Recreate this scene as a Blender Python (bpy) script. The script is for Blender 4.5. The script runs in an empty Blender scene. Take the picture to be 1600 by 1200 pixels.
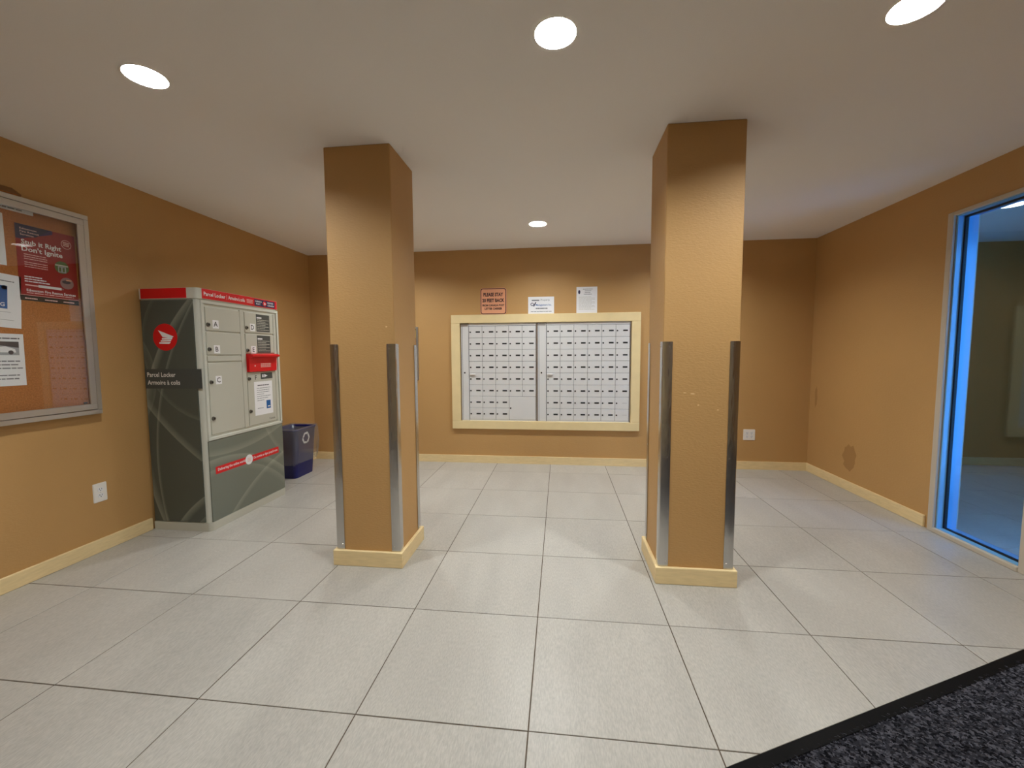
import bpy, bmesh, math, random
from mathutils import Vector, Matrix
R = random.Random(7)
C = bpy.context.scene.collection
S = bpy.context.scene

# ---------------------------------------------------------------- camera, world, exposure
H = 2.427                     # ceiling height
XL, XR, YB = -2.95, 2.62, 4.69   # left, right and back wall faces
YF = -1.7                     # wall behind the camera
F_PX, YAW, PIT, ROL, CAMZ = 649.94, 0.1144, -0.0733, -0.0056, 1.2637
cam = bpy.data.cameras.new('camera'); camo = bpy.data.objects.new('camera', cam); C.objects.link(camo)
fw = Vector((-math.sin(YAW)*math.cos(PIT), math.cos(YAW)*math.cos(PIT), math.sin(PIT)))
rt = Vector((math.cos(YAW), math.sin(YAW), 0)); up = rt.cross(fw)
r2 = math.cos(ROL)*rt + math.sin(ROL)*up; u2 = -math.sin(ROL)*rt + math.cos(ROL)*up
m = Matrix((r2, u2, -fw)).transposed().to_4x4(); m.translation = (0, 0, CAMZ)
camo.matrix_world = m
cam.sensor_width = 36; cam.lens = F_PX/1600*36; cam.clip_start = 0.02
S.camera = camo
S.view_settings.view_transform = 'Standard'; S.view_settings.look = 'None'
S.view_settings.gamma = 1; S.view_settings.use_curve_mapping = False
S.view_settings.exposure = 0.0
W = bpy.data.worlds.new('dusk_sky'); S.world = W; W.use_nodes = True
W.node_tree.nodes['Background'].inputs[0].default_value = (0.13, 0.46, 1.0, 1)
W.node_tree.nodes['Background'].inputs[1].default_value = 7.0
LAMP = 540.0                  # radiance of the downlight lenses
LAMP_COL = (0.96, 1.0, 1.0)
S.cycles.use_denoising = True
S.cycles.max_bounces = 10; S.cycles.diffuse_bounces = 6; S.cycles.transparent_max_bounces = 12
S.cycles.sample_clamp_indirect = 6

# ---------------------------------------------------------------- materials
def lin(c):
    f = lambda v: v/12.92 if v <= 0.04045 else ((v+0.055)/1.055)**2.4
    return tuple(f(x/255) for x in c) + (1,)
def mat(name, col, rough=0.5, metal=0.0, spec=0.5, bump=None, var=None, alpha=None, coat=0):
    """bump=(scale, strength, distance, stretch) var=(scale, amount, stretch)"""
    M = bpy.data.materials.new(name); M.use_nodes = True
    nt = M.node_tree; p = nt.nodes['Principled BSDF']
    c = lin(col)
    p.inputs['Base Color'].default_value = c
    p.inputs['Roughness'].default_value = rough; p.inputs['Metallic'].default_value = metal
    p.inputs['Specular IOR Level'].default_value = spec
    if coat: p.inputs['Coat Weight'].default_value = coat
    if alpha is not None: p.inputs['Alpha'].default_value = alpha
    def coords(stretch):
        tc = nt.nodes.new('ShaderNodeTexCoord'); mp = nt.nodes.new('ShaderNodeMapping')
        nt.links.new(tc.outputs['Object'], mp.inputs[0]); mp.inputs['Scale'].default_value = stretch
        return mp.outputs[0]
    if var:
        n = nt.nodes.new('ShaderNodeTexNoise'); n.inputs['Scale'].default_value = var[0]; n.inputs['Detail'].default_value = 6
        nt.links.new(coords(var[2] if len(var) > 2 else (1, 1, 1)), n.inputs['Vector'])
        mr = nt.nodes.new('ShaderNodeMapRange'); mr.inputs['From Min'].default_value = .3; mr.inputs['From Max'].default_value = .7
        mr.inputs['To Min'].default_value = 1-var[1]; mr.inputs['To Max'].default_value = 1+var[1]
        nt.links.new(n.outputs['Fac'], mr.inputs['Value'])
        mx = nt.nodes.new('ShaderNodeVectorMath'); mx.operation = 'SCALE'; mx.inputs[0].default_value = c[:3]
        nt.links.new(mr.outputs['Result'], mx.inputs['Scale']); nt.links.new(mx.outputs[0], p.inputs['Base Color'])
    if bump:
        n = nt.nodes.new('ShaderNodeTexNoise'); n.inputs['Scale'].default_value = bump[0]; n.inputs['Detail'].default_value = 3
        nt.links.new(coords(bump[3] if len(bump) > 3 else (1, 1, 1)), n.inputs['Vector'])
        b = nt.nodes.new('ShaderNodeBump'); b.inputs['Strength'].default_value = bump[1]; b.inputs['Distance'].default_value = bump[2]
        nt.links.new(n.outputs['Fac'], b.inputs['Height']); nt.links.new(b.outputs[0], p.inputs['Normal'])
    return M
def glass_mat(name, tint, rough=0.0, ior=1.5, refl=1.0):
    M = bpy.data.materials.new(name); M.use_nodes = True; nt = M.node_tree
    nt.nodes.remove(nt.nodes['Principled BSDF']); out = nt.nodes['Material Output']
    t = nt.nodes.new('ShaderNodeBsdfTransparent'); t.inputs[0].default_value = tint
    g = nt.nodes.new('ShaderNodeBsdfGlossy'); g.inputs['Roughness'].default_value = rough; g.inputs[0].default_value = (refl, refl, refl, 1)
    # Schlick reflectance from the angle of view, the same on both faces of the pane
    f0 = ((ior-1)/(ior+1))**2
    ge = nt.nodes.new('ShaderNodeNewGeometry'); dt = nt.nodes.new('ShaderNodeVectorMath'); dt.operation = 'DOT_PRODUCT'
    nt.links.new(ge.outputs['Normal'], dt.inputs[0]); nt.links.new(ge.outputs['Incoming'], dt.inputs[1])
    def mth(op, a, b=None):
        q = nt.nodes.new('ShaderNodeMath'); q.operation = op
        for k, v in ((0, a), (1, b)):
            if v is None: continue
            if isinstance(v, float): q.inputs[k].default_value = v
            else: nt.links.new(v, q.inputs[k])
        return q.outputs[0]
    fr_ = mth('ADD', mth('MULTIPLY', mth('POWER', mth('SUBTRACT', 1.0, mth('ABSOLUTE', dt.outputs['Value'])), 5.0), 1-f0), f0)
    x = nt.nodes.new('ShaderNodeMixShader')
    nt.links.new(fr_, x.inputs[0]); nt.links.new(t.outputs[0], x.inputs[1]); nt.links.new(g.outputs[0], x.inputs[2])
    nt.links.new(x.outputs[0], out.inputs[0]); return M

WALL = mat('brown_wall_paint', (189, 148, 94), 0.55, spec=0.35, bump=(60, 0.3, 0.004, (1, 1, 2.2)), var=(1.2, 0.04))
CEIL = mat('ceiling_paint', (240, 237, 233), 0.9, spec=0.2, bump=(220, 0.25, 0.002))
WOOD = mat('cream_wood_trim', (232, 208, 158), 0.5, spec=0.3, bump=(30, .1, .002, (1, 1, 12)), var=(14, 0.06, (1, 1, 6)))
CREAM = mat('cream_painted_frame', (232, 210, 160), 0.5, spec=0.3, var=(9, 0.03))
WHITE = mat('white_plastic', (236, 232, 226), 0.4)
PAPER = mat('white_paper', (236, 236, 238), 0.7, spec=0.2)
LINE = mat('grey_print', (120, 122, 128), 0.7, spec=0.2)
INK = mat('black_print', (28, 26, 28), 0.6)
DARK = mat('dark_hole', (14, 13, 12), 0.6)
RED = mat('red_enamel', (214, 14, 22), 0.4)
LREY = mat('light_grey_enamel', (190, 189, 176), 0.45, bump=(300, .05, .001))
POST = mat('pale_grey_enamel', (204, 205, 194), 0.4)
STEEL = mat('brushed_stainless', (200, 198, 196), 0.2, metal=1.0, bump=(5, 0.55, 0.012, (3, 3, .6)))
_p = STEEL.node_tree.nodes['Principled BSDF']; _p.inputs['Anisotropic'].default_value = .8; _p.inputs['Anisotropic Rotation'].default_value = .25
_t = STEEL.node_tree.nodes.new('ShaderNodeTangent'); _t.direction_type = 'RADIAL'; _t.axis = 'Z'; STEEL.node_tree.links.new(_t.outputs[0], _p.inputs['Tangent'])
LOCKM = mat('dull_lock_metal', (120, 118, 112), 0.35, metal=1.0)
SCREW = mat('screw_steel', (225, 222, 215), 0.2, metal=1.0)
ALU = mat('satin_aluminium', (206, 205, 203), 0.36, metal=1.0)
ALU2 = mat('anodised_mailbox', (226, 226, 226), 0.42, metal=0.2, bump=(40, .05, .001, (1, 1, 20)))
GROUT = mat('dark_grout', (92, 80, 68), 0.9, spec=.1)
CORK = mat('tan_cork', (176, 112, 62), 0.85, spec=.2, var=(140, 0.22), bump=(200, .4, .002))
NAVY = mat('navy_print', (22, 24, 70), 0.5)
BLUE = mat('blue_print', (18, 92, 160), 0.5)
BINBLUE = mat('blue_bin_plastic', (12, 18, 92), 0.35)
JAMB = mat('daylight_tinted_jamb', (122, 182, 226), 0.2, spec=.8)  # blue daylight falling on the jambs is put into their colour
CASE = mat('casing_paint', (196, 184, 166), 0.5, spec=.3)
GASKET = mat('black_gasket', (9, 10, 22), 0.5)
BLACK = mat('black_rubber_strip', (4, 4, 5), 0.7, spec=.15)
GLASS = glass_mat('window_glass', (0.76, 0.82, 0.89, 1), 0.0, 1.6)
BGLASS = glass_mat('board_glass', (0.97, 0.98, 0.98, 1), 0.0, 1.5)
FILM = glass_mat('clear_liner_film', (0.88, 0.89, 0.9, 1), 0.14, 1.5)
_n = FILM.node_tree; _o = _n.nodes['Material Output']; _d = _n.nodes.new('ShaderNodeBsdfDiffuse'); _d.inputs[0].default_value = (.8, .82, .84, 1)
_x = _n.nodes.new('ShaderNodeMixShader'); _x.inputs[0].default_value = .075; _n.links.new(_o.inputs[0].links[0].from_socket, _x.inputs[1]); _n.links.new(_d.outputs[0], _x.inputs[2]); _n.links.new(_x.outputs[0], _o.inputs[0])
DGREY = mat('dark_grey_print', (70, 73, 70), 0.5)
SIGN = mat('salmon_sign_face', (232, 168, 132), 0.3)
MAROON = mat('maroon_print', (52, 14, 24), 0.4)
PRED = mat('poster_crimson', (150, 12, 24), 0.5)
PURP = mat('poster_purple', (52, 28, 96), 0.5)
PINK = mat('poster_pale_print', (236, 196, 190), 0.6)
GREEN = mat('photo_green', (86, 110, 62), 0.6)
TAUPE = mat('photo_taupe', (150, 120, 118), 0.6)
PHGREY = mat('photo_grey', (160, 164, 170), 0.6)
PHDARK = mat('photo_dark', (62, 62, 72), 0.6)
TAPE = mat('brown_kraft_tape', (132, 92, 50), 0.5)
CANW = mat('white_reflector', (240, 238, 232), 0.35)
SCUFF = mat('scuff_stain', (166, 126, 77), 0.6, spec=.3)
CHIP = mat('chipped_plaster', (232, 200, 150), 0.7)

def tile_mat():
    M = mat('porcelain_tile', (176, 172, 164), 0.34, spec=0.45); nt = M.node_tree; p = nt.nodes['Principled BSDF']
    oi = nt.nodes.new('ShaderNodeObjectInfo'); geo = nt.nodes.new('ShaderNodeNewGeometry')
    sc = nt.nodes.new('ShaderNodeVectorMath'); sc.operation = 'MULTIPLY_ADD'
    cmb = nt.nodes.new('ShaderNodeCombineXYZ')
    for k in (0, 1, 2): nt.links.new(oi.outputs['Random'], cmb.inputs[k])
    s2 = nt.nodes.new('ShaderNodeVectorMath'); s2.operation = 'SCALE'; s2.inputs['Scale'].default_value = 30
    nt.links.new(cmb.outputs[0], s2.inputs[0])
    nt.links.new(geo.outputs['Position'], sc.inputs[0]); sc.inputs[1].default_value = (1.6, 1.0, 1); nt.links.new(s2.outputs[0], sc.inputs[2])
    def noise(scale, det, lo, hi, st=(1, 1, 1)):
        mp = nt.nodes.new('ShaderNodeMapping'); mp.inputs['Scale'].default_value = st; nt.links.new(sc.outputs[0], mp.inputs[0])
        n = nt.nodes.new('ShaderNodeTexNoise'); n.inputs['Scale'].default_value = scale; n.inputs['Detail'].default_value = det
        nt.links.new(mp.outputs[0], n.inputs['Vector'])
        mr = nt.nodes.new('ShaderNodeMapRange'); mr.inputs['From Min'].default_value = .3; mr.inputs['From Max'].default_value = .7
        mr.inputs['To Min'].default_value = lo; mr.inputs['To Max'].default_value = hi
        nt.links.new(n.outputs['Fac'], mr.inputs['Value']); return mr.outputs['Result'], n.outputs['Fac']
    a, _ = noise(2.2, 6, .93, 1.07, (1.8, .6, 1)); b, bf = noise(105, 4, .88, 1.12, (1.3, .5, 1)); 
    mm = nt.nodes.new('ShaderNodeMath'); mm.operation = 'MULTIPLY'; nt.links.new(a, mm.inputs[0]); nt.links.new(b, mm.inputs[1])
    rr = nt.nodes.new('ShaderNodeMapRange'); rr.inputs['To Min'].default_value = .975; rr.inputs['To Max'].default_value = 1.025
    nt.links.new(oi.outputs['Random'], rr.inputs['Value'])
    m2 = nt.nodes.new('ShaderNodeMath'); m2.operation = 'MULTIPLY'; nt.links.new(mm.outputs[0], m2.inputs[0]); nt.links.new(rr.outputs['Result'], m2.inputs[1])
    mx = nt.nodes.new('ShaderNodeVectorMath'); mx.operation = 'SCALE'; mx.inputs[0].default_value = lin((176, 172, 164))[:3]
    nt.links.new(m2.outputs[0], mx.inputs['Scale']); nt.links.new(mx.outputs[0], p.inputs['Base Color'])
    bp = nt.nodes.new('ShaderNodeBump'); bp.inputs['Strength'].default_value = .2; bp.inputs['Distance'].default_value = .002
    nt.links.new(bf, bp.inputs['Height']); nt.links.new(bp.outputs[0], p.inputs['Normal'])
    return M
TILE = tile_mat()
def swoosh_mat(name, col, arcs, ax):
    """dark enamel panel printed with pale sweeping arcs: arcs = (a, z, radius, width, amount) in the panel's plane"""
    M = mat(name, col, 0.42, spec=.4); nt = M.node_tree; p = nt.nodes['Principled BSDF']
    geo = nt.nodes.new('ShaderNodeNewGeometry'); sep = nt.nodes.new('ShaderNodeSeparateXYZ'); nt.links.new(geo.outputs['Position'], sep.inputs[0])
    cmb = nt.nodes.new('ShaderNodeCombineXYZ'); nt.links.new(sep.outputs[ax], cmb.inputs[0]); nt.links.new(sep.outputs[2], cmb.inputs[2])
    tot = None
    for (a, z, r, w, amt) in arcs:
        d = nt.nodes.new('ShaderNodeVectorMath'); d.operation = 'DISTANCE'; nt.links.new(cmb.outputs[0], d.inputs[0]); d.inputs[1].default_value = (a, 0, z)
        # sharp outer edge, slow fade inwards
        k1 = nt.nodes.new('ShaderNodeMapRange'); k1.inputs['From Min'].default_value = r-w; k1.inputs['From Max'].default_value = r
        k1.inputs['To Min'].default_value = 0; k1.inputs['To Max'].default_value = amt; nt.links.new(d.outputs['Value'], k1.inputs['Value'])
        k2 = nt.nodes.new('ShaderNodeMapRange'); k2.inputs['From Min'].default_value = r; k2.inputs['From Max'].default_value = r+.006
        k2.inputs['To Min'].default_value = 1; k2.inputs['To Max'].default_value = 0; nt.links.new(d.outputs['Value'], k2.inputs['Value'])
        mu = nt.nodes.new('ShaderNodeMath'); mu.operation = 'MULTIPLY'; nt.links.new(k1.outputs['Result'], mu.inputs[0]); nt.links.new(k2.outputs['Result'], mu.inputs[1])
        if tot is None: tot = mu.outputs[0]
        else:
            ad = nt.nodes.new('ShaderNodeMath'); ad.operation = 'ADD'; nt.links.new(tot, ad.inputs[0]); nt.links.new(mu.outputs[0], ad.inputs[1]); tot = ad.outputs[0]
    mx = nt.nodes.new('ShaderNodeMix'); mx.data_type = 'RGBA'
    mx.inputs[6].default_value = lin(col); mx.inputs[7].default_value = lin((176, 178, 160))
    nt.links.new(tot, mx.inputs[0]); nt.links.new(mx.outputs[2], p.inputs['Base Color'])
    return M
SIDEPRINT = swoosh_mat('printed_side_panel', (80, 84, 76),
    [(-1.54, .637, 1.43, .05, .40), (-1.34, 2.13, 2.0, .05, .32), (-.87, .5, 2.0, .02, .30), (-2.01, -.49, .90, .05, .36), (-1.92, -.62, .94, .03, .22), (-2.38, 1.34, .55, .03, .12), (-3.3, 1.1, .46, .04, .14)], 0)
LOWPRINT = swoosh_mat('printed_lower_panel', (116, 120, 109),
    [(2.85, 2.14, 1.61, .05, .30), (2.75, -.55, 1.06, .05, .34), (2.75, -.55, .985, .05, .22), (3.84, -1.05, 1.5, .04, .34), (3.95, 1.0, .80, .04, .2)], 1)
def emit_mat():
    M = bpy.data.materials.new('lamp_lens_light'); M.use_nodes = True; nt = M.node_tree
    nt.nodes.remove(nt.nodes['Principled BSDF']); e = nt.nodes.new('ShaderNodeEmission')
    e.inputs[0].default_value = LAMP_COL + (1,); e.inputs[1].default_value = LAMP
    nt.links.new(e.outputs[0], nt.nodes['Material Output'].inputs[0]); return M
LENS = emit_mat()
def emit_dim():
    M = LENS.copy(); M.name = 'lamp_lens_dim'; [n for n in M.node_tree.nodes if n.type == 'EMISSION'][0].inputs[1].default_value = LAMP*.10; return M
LENSDIM = emit_dim()

# ---------------------------------------------------------------- mesh builder
class MB:
    def __init__(s): s.v = []; s.f = []; s.mi = []; s.mats = []; s.smooth = []
    def slot(s, m):
        if m not in s.mats: s.mats.append(m)
        return s.mats.index(m)
    def add(s, vs, fs, m, smooth=False):
        o = len(s.v); k = s.slot(m); s.v += [tuple(v) for v in vs]
        for f in fs: s.f.append(tuple(o+i for i in f)); s.mi.append(k); s.smooth.append(smooth)
        return s
    def box(s, x0, x1, y0, y1, z0, z1, m, bev=0.0):
        if bev:
            bm = bmesh.new(); bmesh.ops.create_cube(bm, size=1)
            for v in bm.verts: v.co = Vector(((x0+x1)/2+v.co.x*(x1-x0), (y0+y1)/2+v.co.y*(y1-y0), (z0+z1)/2+v.co.z*(z1-z0)))
            bmesh.ops.bevel(bm, geom=bm.edges[:], offset=bev, segments=1, affect='EDGES')
            bm.verts.index_update(); s.add([v.co for v in bm.verts], [[v.index for v in f.verts] for f in bm.faces], m); bm.free(); return s
        vs = [(x, y, z) for z in (z0, z1) for y in (y0, y1) for x in (x0, x1)]
        return s.add(vs, [(0, 2, 3, 1), (4, 5, 7, 6), (0, 1, 5, 4), (2, 6, 7, 3), (0, 4, 6, 2), (1, 3, 7, 5)], m)
    def prism(s, poly, axis, a0, a1, m, smooth=False):
        """polygon in the two other axes, extruded along axis"""
        def P(p, a):
            return {'x': (a, p[0], p[1]), 'y': (p[0], a, p[1]), 'z': (p[0], p[1], a)}[axis]
        n = len(poly); vs = [P(p, a0) for p in poly]+[P(p, a1) for p in poly]
        s.add(vs, [tuple(range(n))[::-1], tuple(range(n, 2*n))], m)
        s.add(vs, [(i, (i+1) % n, n+(i+1) % n, n+i) for i in range(n)], m, smooth); return s
    def cyl(s, c, axis, r, h, m, n=20, r2=None):
        """solid cylinder from c along axis vector for length h"""
        a = Vector(axis).normalized(); q = a.to_track_quat('Z', 'Y'); r2 = r if r2 is None else r2; c = Vector(c)
        ring = lambda rr, d: [c+a*d+q @ Vector((rr*math.cos(2*math.pi*i/n), rr*math.sin(2*math.pi*i/n), 0)) for i in range(n)]
        vs = ring(r, 0)+ring(r2, h)
        s.add(vs, [(i, (i+1) % n, n+(i+1) % n, n+i) for i in range(n)], m, True)
        s.add(vs, [tuple(range(n))[::-1], tuple(range(n, 2*n))], m); return s
    def lathe(s, prof, c, m, n=40, smooth=True):
        k = len(prof); vs = [(c[0]+r*math.cos(2*math.pi*i/n), c[1]+r*math.sin(2*math.pi*i/n), c[2]+z) for i in range(n) for r, z in prof]
        s.add(vs, [(i*k+j, ((i+1) % n)*k+j, ((i+1) % n)*k+j+1, i*k+j+1) for i in range(n) for j in range(k-1)], m, smooth); return s
    def rows(s, rings, m, smooth=True, close=True):
        n = len(rings[0]); vs = [v for r in rings for v in r]; e = n if close else n-1
        return s.add(vs, [(a*n+i, a*n+(i+1) % n, (a+1)*n+(i+1) % n, (a+1)*n+i) for a in range(len(rings)-1) for i in range(e)], m, smooth)
    def build(s, name, parent=None, off=None, mats=True):
        me = bpy.data.meshes.new(name)
        o = Vector(off) if off is not None else Vector((0, 0, 0))
        me.from_pydata([tuple(Vector(v)-o) for v in s.v], [], s.f)
        for m in s.mats: me.materials.append(m)
        me.polygons.foreach_set('material_index', s.mi); me.polygons.foreach_set('use_smooth', s.smooth); me.update()
        ob = bpy.data.objects.new(name, me); C.objects.link(ob)
        if parent is not None: ob.parent = parent
        return ob
class Plane:
    """flat print: a plane with right / up / out directions; coordinates (a, b) in metres, thickness out"""
    def __init__(s, o, right, upv, out): s.o = Vector(o); s.r = Vector(right).normalized(); s.u = Vector(upv).normalized(); s.n = Vector(out).normalized()
    def P(s, a, b, d=0): return s.o+s.r*a+s.u*b+s.n*d
    def rect(s, mb, a0, b0, a1, b1, m, d0=0, d1=.0005): return s.poly(mb, [(a0, b0), (a1, b0), (a1, b1), (a0, b1)], m, d0, d1)
    def poly(s, mb, pts, m, d0=0, d1=.0005):
        n = len(pts); vs = [s.P(a, b, d0) for a, b in pts]+[s.P(a, b, d1) for a, b in pts]
        mb.add(vs, [tuple(range(n))[::-1], tuple(range(n, 2*n))]+[(i, (i+1) % n, n+(i+1) % n, n+i) for i in range(n)], m)
    def disc(s, mb, a, b, r, m, d0=0, d1=.0005, n=28, ry=None):
        ry = ry or r; s.poly(mb, [(a+r*math.cos(2*math.pi*i/n), b+ry*math.sin(2*math.pi*i/n)) for i in range(n)], m, d0, d1)
    def text(s, mb, txt, a, b, m, h=None, w=None, d=.0008, bold=0.0, ang=0.0, align='left'):
        """left-baseline at (a, b); h = cap height; w = fitted width"""
        cu = bpy.data.curves.new('t', 'FONT'); cu.body = txt; cu.resolution_u = 2; cu.offset = bold
        ob = bpy.data.objects.new('t', cu); C.objects.link(ob)
        bpy.context.view_layer.update()
        me = bpy.data.meshes.new_from_object(ob.evaluated_get(bpy.context.evaluated_depsgraph_get()))
        xs = [v.co.x for v in me.vertices]
        if xs:
            x0, x1 = min(xs), max(xs); sy = (h or .02)/.70; sx = (w/(x1-x0)) if w else sy
            W0 = (x1-x0)*sx; sh = {'left': 0, 'center': -W0/2, 'right': -W0}[align]
            ca, sa = math.cos(ang), math.sin(ang)
            vs = []
            for v in me.vertices:
                px = (v.co.x-x0)*sx+sh; py = v.co.y*sy
                vs.append(s.P(a+px*ca-py*sa, b+px*sa+py*ca, d))
            mb.add(vs, [tuple(f.vertices) for f in me.polygons], m)
        bpy.data.objects.remove(ob); bpy.data.curves.remove(cu); bpy.data.meshes.remove(me)
    def greek(s, mb, a0, a1, b, m, h=.004, seed=1, d0=.0004, d1=.0008, last=1.0):
        """a line of print too small to read: word-length bars"""
        r = random.Random(seed); a = a0; e = a0+(a1-a0)*last
        while a < e-.004:
            w = min(r.uniform(.012, .032)*(a1-a0)/.16, e-a); s.rect(mb, a, b, a+w, b+h, m, d0, d1); a += w+(a1-a0)*.02
def thing(name, loc, label, cat, group=None):
    o = bpy.data.objects.new(name, None); C.objects.link(o); o.location = loc; o.empty_display_size = .05
    return tag(o, label, cat, group)
def tag(o, label, cat, group=None):
    o['label'] = label; o['category'] = cat
    if group: o['group'] = group
    return o
def struct(o, label=None):
    o['kind'] = 'structure'
    if label: o['label'] = label
    return o
def setmesh(name, me, loc, parent):
    o = bpy.data.objects.new(name, me); C.objects.link(o); o.location = loc; o.parent = parent; return o

# ---------------------------------------------------------------- floor: grout bed with single porcelain tiles, carpet beyond a diagonal edge
CE0, CED = Vector((0.499, 1.243)), (Vector((1.962, 1.915))-Vector((0.499, 1.243))).normalized()
CEN = Vector((-CED.y, CED.x))                 # towards the tiles
def clip(poly, p, n):
    out = []
    for i, a in enumerate(poly):
        b = poly[(i+1) % len(poly)]; da = (Vector(a)-p).dot(n); db = (Vector(b)-p).dot(n)
        if da >= 0: out.append(a)
        if (da >= 0) != (db >= 0):
            t = da/(da-db); out.append((a[0]+(b[0]-a[0])*t, a[1]+(b[1]-a[1])*t))
    return out
room = [(XL, YF), (XR, YF), (XR, YB), (XL, YB)]
bed = clip(room, CE0, CEN)
fl = struct(MB().prism(bed, 'z', -.06, -.0022, GROUT).build('floor'), 'grey porcelain tile floor')
T, TX, TY, J = .61, -.1017, 1.303, .0022
for i in range(-6, 6):
    for j in range(-6, 7):
        x, y = TX+i*T, TY+j*T
        p = [(max(x+J, XL+.002), max(y+J, YF+.002)), (min(x+T-J, XR-.002), max(y+J, YF+.002)), (min(x+T-J, XR-.002), min(y+T-J, YB-.002)), (max(x+J, XL+.002), min(y+T-J, YB-.002))]
        if p[1][0]-p[0][0] < .01 or p[2][1]-p[1][1] < .01: continue
        p = clip(p, CE0, CEN)
        if len(p) < 3: continue
        c = (sum(q[0] for q in p)/len(p), sum(q[1] for q in p)/len(p))
        z = R.uniform(-.0004, .0004); e = .0012
        ins = [tuple(Vector(q)+(Vector(c)-Vector(q)).normalized()*e*1.4) for q in p]
        b = MB(); n = len(p)
        b.rows([[(q[0], q[1], -.006) for q in p], [(q[0], q[1], z-.0009) for q in p], [(q[0], q[1], z) for q in ins]], TILE, False)
        b.add([(q[0], q[1], z) for q in ins], [tuple(range(n))], TILE)
        b.build('tile', fl, None)
cp = clip(room, CE0-CEN*.042, -CEN)
CARPET = mat('charcoal_carpet', (62, 62, 68), 0.95, spec=.1, var=(260, .4), bump=(300, .8, .004))
struct(MB().prism(cp, 'z', -.06, -.008, CARPET).build('carpet'), 'charcoal carpet beyond the tile edge')
pile = MB(); TUFT = [mat('pile_charcoal', (76, 76, 84), .95, spec=.1), mat('pile_grey', (122, 122, 132), .95, spec=.1), mat('pile_black', (40, 40, 46), .95, spec=.1)]
rp = random.Random(3); d1 = Vector((.86, -.5)); 
xx = .3
while xx < 2.6:
    yy = .5
    while yy < 2.3:
        p = Vector((xx+rp.uniform(-.003, .003), yy+rp.uniform(-.003, .003)))
        if (p-CE0).dot(CEN) < -.03 and (p-CE0).dot(CEN) > -.95:
            l = rp.uniform(.005, .010); w = rp.uniform(.0010, .0018); hh = rp.uniform(.003, .008)
            a = rp.uniform(-.6, .6); d = Vector((d1.x*math.cos(a)-d1.y*math.sin(a), d1.x*math.sin(a)+d1.y*math.cos(a))); n = Vector((-d.y, d.x))
            q = [p-d*l-n*w, p+d*l-n*w, p+d*l+n*w, p-d*l+n*w]
            pile.add([(v.x, v.y, -.009) for v in q]+[(p.x-d.x*l*.5, p.y-d.y*l*.5, -.008+hh), (p.x+d.x*l*.5, p.y+d.y*l*.5, -.008+hh)],
                     [(0, 1, 5, 4), (1, 2, 5), (2, 3, 4, 5), (3, 0, 4)], rp.choices(TUFT, (5, 3, 3))[0])
        yy += .0058
    xx += .0058
po = pile.build('carpet_pile'); po['kind'] = 'stuff'; po['label'] = 'short charcoal carpet pile beside the tile edge'; po['category'] = 'carpet'
ce = clip(clip(room, CE0, -CEN), CE0-CEN*.042, CEN)
struct(MB().prism(ce, 'z', -.05, -.0015, BLACK).build('trim_1'), 'black transition strip between tile and carpet')

# ---------------------------------------------------------------- ceiling with round openings, walls
LIGHTS = [(-1.726, 1.645), (-.019, 1.617), (1.195, 1.645), (-1.72, 3.83), (-.2, 3.85), (1.22, 3.83), (-.02, -.55)]  # last entry is an unseen lamp, added behind the viewpoint
VLIGHT = (3.60, 3.86)
AP = .076
def holed(x0, x1, y0, y1, z, holes, m, name):
    bm = bmesh.new(); es = []
    def loop(pts):
        vs = [bm.verts.new((p[0], p[1], z)) for p in pts]
        for i in range(len(vs)): es.append(bm.edges.new((vs[i], vs[(i+1) % len(vs)])))
    loop([(x0, y0), (x1, y0), (x1, y1), (x0, y1)])
    for hx, hy in holes: loop([(hx+AP*math.cos(2*math.pi*i/40), hy+AP*math.sin(2*math.pi*i/40)) for i in range(40)])
    bmesh.ops.triangle_fill(bm, use_beauty=True, use_dissolve=False, edges=es)
    for f in bm.faces:
        if f.normal.z > 0: f.normal_flip()
    me = bpy.data.meshes.new(name); bm.to_mesh(me); bm.free(); me.materials.append(m)
    o = bpy.data.objects.new(name, me); C.objects.link(o); return o
struct(holed(XL-.1, XR+.05, YF-.1, YB+.1, H, LIGHTS, CEIL, 'ceiling'), 'off-white textured ceiling')
struct(MB().box(XL-.12, XL, YF-.12, YB+.12, -.06, H, WALL).build('wall_left'))
struct(MB().box(XL, XR+.12, YB, YB+.12, -.06, H, WALL).build('wall_back'))
struct(MB().box(XL, XR+.12, YF-.12, YF, -.06, H, CREAM).build('wall_front'))
# right wall with the sidelight opening (y 2.605..3.155)
OY0, OY1, OZ0, OZ1 = 2.605, 3.155, .012, 2.165
wr = MB()
for (y0, y1, z0, z1) in ((YF, OY0, -.06, H), (OY0, OY1, OZ1, H), (OY1, YB, -.06, H), (OY0, OY1, -.06, OZ0)):
    wr.box(XR, XR+.12, y0, y1, z0, z1, WALL)
struct(wr.build('wall_right'))
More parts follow.
